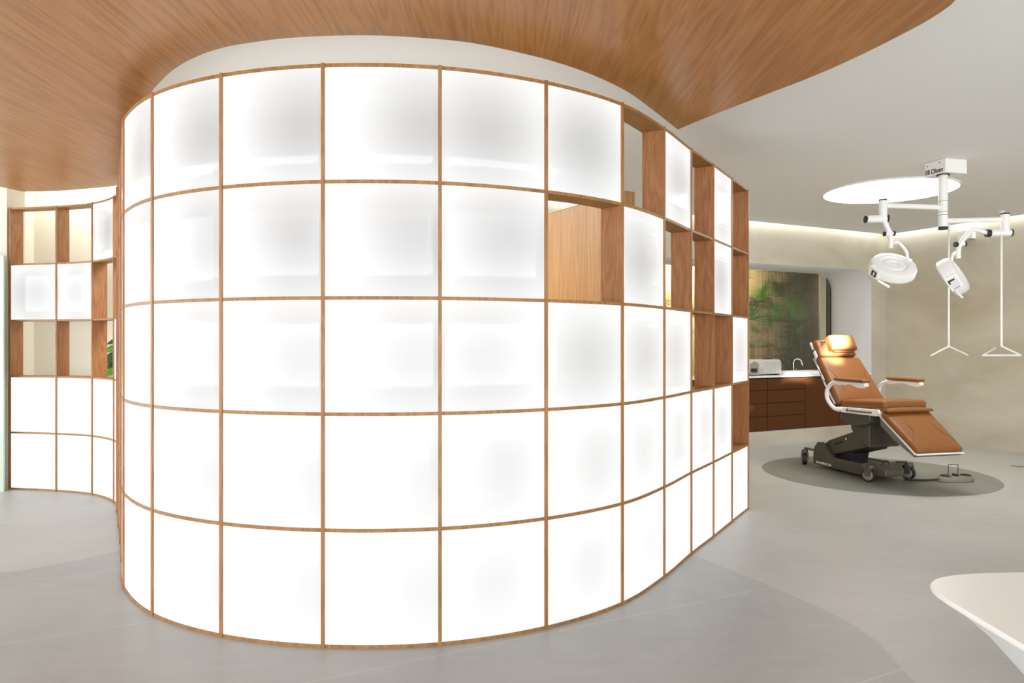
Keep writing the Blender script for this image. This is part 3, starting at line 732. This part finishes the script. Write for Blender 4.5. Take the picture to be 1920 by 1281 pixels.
# right joint group
MB().tube([A(1884.5, 402), A(1884.5, 440)], .034, 24).build('joint', M['white'], LT)
MB().tube([A(1884.5, 400.5), A(1884.5, 403)], .036, 24).build('end_cap', M['black'], LT)
MB().tube([A(1856, 438), A(1894, 437)], .030, 22).build('joint', M['white'], LT)
MB().tube([A(1849, 438), A(1856, 438)], .033, 22).build('end_cap', M['black'], LT)
MB().tube([A(1894, 437), A(1897, 437)], .031, 22).build('end_cap', M['black'], LT)
MB().tube(spline([A(1850, 437), A(1832, 432), A(1822, 432.5), A(1812, 443), A(1800, 458), A(1797, 472), A(1797, 485)], 4), .0195, 16).build('arm', M['white'], LT)
MB().tube([A(1790, 459), A(1795, 459)], .022, 18).build('knob', M['black'], LT)
MB().tube([A(1808, 458), A(1811, 458)], .02, 18).build('knob', M['black'], LT)
MB().tube([A(1795, 459), A(1808, 458)], .018, 18).build('knob_axle', M['white'], LT)
MB().tube(spline([A(1795, 473), A(1789, 476), A(1785, 485), A(1783, 500)], 5), .0125, 14).build('yoke', M['white'], LT)
M['lens'] = mat('lamp lens', (.9, .9, .9), .2, emit=(1, .98, .95), es=2.0)
def head(px, py, Y, n_, rad, thick, box_px, box_rot, handle):
    c_ = A(px, py, Y); n_ = n_.normalized()
    hb = MB().lathe([(0, thick*.42), (rad*.22, thick*.42), (rad*.25, thick*.50), (rad*.44, thick*.50), (rad*.48, thick*.40), (rad*.55, thick*.40), (rad*.60, thick*.54), (rad*.78, thick*.56), (rad*.94, thick*.44),
                     (rad, thick*.2), (rad, -thick*.4), (rad*.95, -thick*.5), (rad*.88, -thick*.5)], axis=n_, c=c_, seg=56).build('lamp_head', M['white'], LT)
    MB().lathe([(0, -thick*.46), (rad*.88, -thick*.46), (rad*.88, -thick*.5), (0, -thick*.5)], axis=n_, c=c_, seg=40).build('lens', M['lens'], hb)
    return c_, hb
def viewdir(px, py): v_ = Vector((-(px-960)/F, -1, -(HZ-py)/F)); return v_.normalized()
vd = viewdir(1673, 503)
n1 = vd*.50+(Vector((.34, 0, .94))-vd*Vector((.34, 0, .94)).dot(vd)).normalized()*.86
c1, h1 = head(1674, 503, 6.15, n1, .187, .085, None, None, None)
def face_box(hb, p, size, xdir, ydir, screen=True):
    x = Vector(xdir).normalized(); y = (Vector(ydir)-x*Vector(ydir).dot(x)).normalized(); z = x.cross(y); rt = Matrix((x, y, z)).transposed()
    o = MB().box(p, size, rt).build('control_box', M['white'], hb, bevel=.006)
    MB().box(p+z*(size[2]/2+.001)+y*size[1]*.12, (size[0]*.7, size[1]*.45, .002), rt).build('display', M['grey2'], o)
    MB().box(p+z*(size[2]/2+.002)+y*size[1]*.16-x*size[0]*.12, (size[0]*.22, size[1]*.12, .002), rt).box(p+z*(size[2]/2+.002)+y*size[1]*.05+x*size[0]*.12, (size[0]*.18, size[1]*.1, .002), rt).build('display_digits', M['white'], o)
    MB().box(p+z*(size[2]/2+.001)-y*size[1]*.30, (size[0]*.5, size[1]*.08, .002), rt).build('buttons', M['tyre'], o)
    return o
# the box on the left head faces down left
e = (Vector((-.80, 0, -.45))-n1*Vector((-.80, 0, -.45)).dot(n1)).normalized()          # radial direction of the box
tn = n1.cross(e)
rt = Matrix((tn, n1, tn.cross(n1))).transposed()
bc = c1+e*.165
o = MB().box(bc, (.11, .09, .085), rt).build('control_box', M['white'], h1, bevel=.01)
fz = tn.cross(n1); fz = fz if fz.dot(e) > 0 else -fz
MB().box(bc+fz*.043+tn*.01, (.055, .05, .003), rt).build('display', M['grey2'], o)
MB().box(bc+fz*.045+tn*.012, (.014, .03, .002), rt).build('display_digits', M['white'], o)
MB().tube([A(1646, 527), A(1667, 539)], .010, 12).build('handle', M['white'], h1)
MB().lathe([(0, -.016), (.016, -.008), (.018, 0), (.016, .008), (0, .016)], c=A(1706.5, 489), seg=16).build('knob', M['white'], h1)
vd = viewdir(1790, 520)
n2 = (Vector((.95, 0, .50))-vd*Vector((.95, 0, .50)).dot(vd)).normalized()*.99+vd*.12; c2, h2 = head(1787, 519, 6.15, n2, .168, .11, None, None, None)
n2 = n2.normalized(); e2 = (vd-n2*vd.dot(n2)); e2.normalize()
dn = n2.cross(e2); dn = dn if dn.z < 0 else -dn
rt = Matrix((n2, dn, n2.cross(dn))).transposed(); bc = c2+e2*.135+dn*.045
o = MB().box(bc, (.10, .13, .075), rt).build('control_box', M['white'], h2, bevel=.006)
fz = n2.cross(dn); fz = fz if fz.dot(e2) > 0 else -fz
MB().box(bc+fz*.0385-dn*.0, (.066, .075, .003), rt).build('display', M['silver'], o)
MB().box(bc+fz*.041-dn*.022-n2*.006, (.05, .014, .002), rt).box(bc+fz*.041-dn*.012-n2*.028, (.012, .032, .002), rt).build('display_digits', M['black'], o)
MB().box(bc+fz*.0385+dn*.05, (.05, .007, .003), rt).build('buttons', M['tyre'], o)
MB().tube([bc+dn*.06-n2*.03, bc+dn*.15-n2*.015], .010, 12).build('handle', M['white'], h2)
for nm, c_, tgt, en in (('lamp_beam_left', c1+LO, Vector((3.60, 7.90, 1.42)), 4600), ('lamp_beam_right', c2+LO, Vector((3.52, 7.92, 1.22)), 1600)):
    l = bpy.data.lights.new(nm, 'SPOT'); l.energy = en; l.spot_size = math.radians(9.5); l.spot_blend = .9; l.shadow_soft_size = .05; l.color = (.85, .80, 1)
    o = link(bpy.data.objects.new(nm, l)); d = (tgt-c_).normalized(); o.location = c_+d*.24; o.rotation_euler = d.to_track_quat('-Z', 'Y').to_euler()

# ---------------------------------------------------------------- hanging white rods, sensor, socket
def rod(name_lbl, px, tipsL, Y, third):
    top = at(px, 0, Y); top.z = CEIL; t = thing('hanging_rod', name_lbl, 'hanging rod', top)
    k = at(px, 650, Y)-top
    MB().tube([(0, 0, 0), k], .0125, 14).build('rod', M['white'], t)
    MB().tube([(0, 0, 0), (0, 0, -.015)], .035, 20).build('ceiling_plate', M['white'], t)
    pts = [at(x_, y_, Y_)-top for x_, y_, Y_ in tipsL]
    if third:
        MB().tube([k, pts[0]], .0115, 12).tube([pts[0], pts[1]], .0115, 12).tube([pts[1], pts[2]], .0115, 12).build('foot', M['white'], t)
    else:
        for p in pts: MB().tube([k, p], .0115, 12).build('foot', M['white'], t)
rod('slim white rod hanging by the wall, ending in a spread two-pronged foot', 1779, [(1745, 668, 9.2), (1815, 667, 9.2)], 9.2, False)
rod('slim white rod hanging by the wall, ending in an open triangular foot', 1878, [(1914, 667, 8.6), (1843, 667, 8.6), (1866, 654, 8.9)], 8.6, True)
p_ = R(WL-.015, -.98, 0)
t = thing('wall_sensor', 'small white sensor box high on the cream right wall behind the lamp arm', 'sensor', at(1812, 441, 9.55), ROT_U)
MB().box((0, 0, 0), (.08, .20, .12)).build('case', M['white'], t, bevel=.006)
MB().box((-.026, 0, -.03), (.004, .05, .02)).build('lens', M['pedal'], t)
t = thing('floor_socket', 'small flush steel socket plate in the pale floor at the right edge', 'floor socket', (at(1911, 875, 8.02).x, 8.02, .001), ROT_U)
MB().box((0, 0, .002), (.14, .10, .003)).build('plate', M['pedal'], t); MB().box((0, 0, .0042), (.11, .07, .002)).build('lid', M['steel'], t)

# ---------------------------------------------------------------- white table
t = thing('pebble_table', 'white rounded table with a tapering pedestal, cut by the right edge', 'table', (1.95, 1.63, 0))
def sup(a_, b_, z, n=6.0, N_=160):
    pts = []
    for k in range(N_):
        th = 2*PI*k/N_; c_, s_ = math.cos(th), math.sin(th)
        pts.append(Vector((math.copysign(abs(c_)**(2/n), c_)*a_, math.copysign(abs(s_)**(2/n), s_)*b_, z)))
    return pts
MB().loft([sup(.825, .405, .722), sup(.838, .418, .727), sup(.84, .42, .735), sup(.836, .416, .740)], smooth=False).build('tabletop', M['table'], t)
ped = [(.825, .405, .722), (.74, .36, .645), (.62, .28, .50), (.45, .20, .30), (.34, .17, .10), (.34, .18, 0)]
MB().loft([sup(a_, b_, z, 4.5) for a_, b_, z in ped]).build('pedestal', M['table'], t)
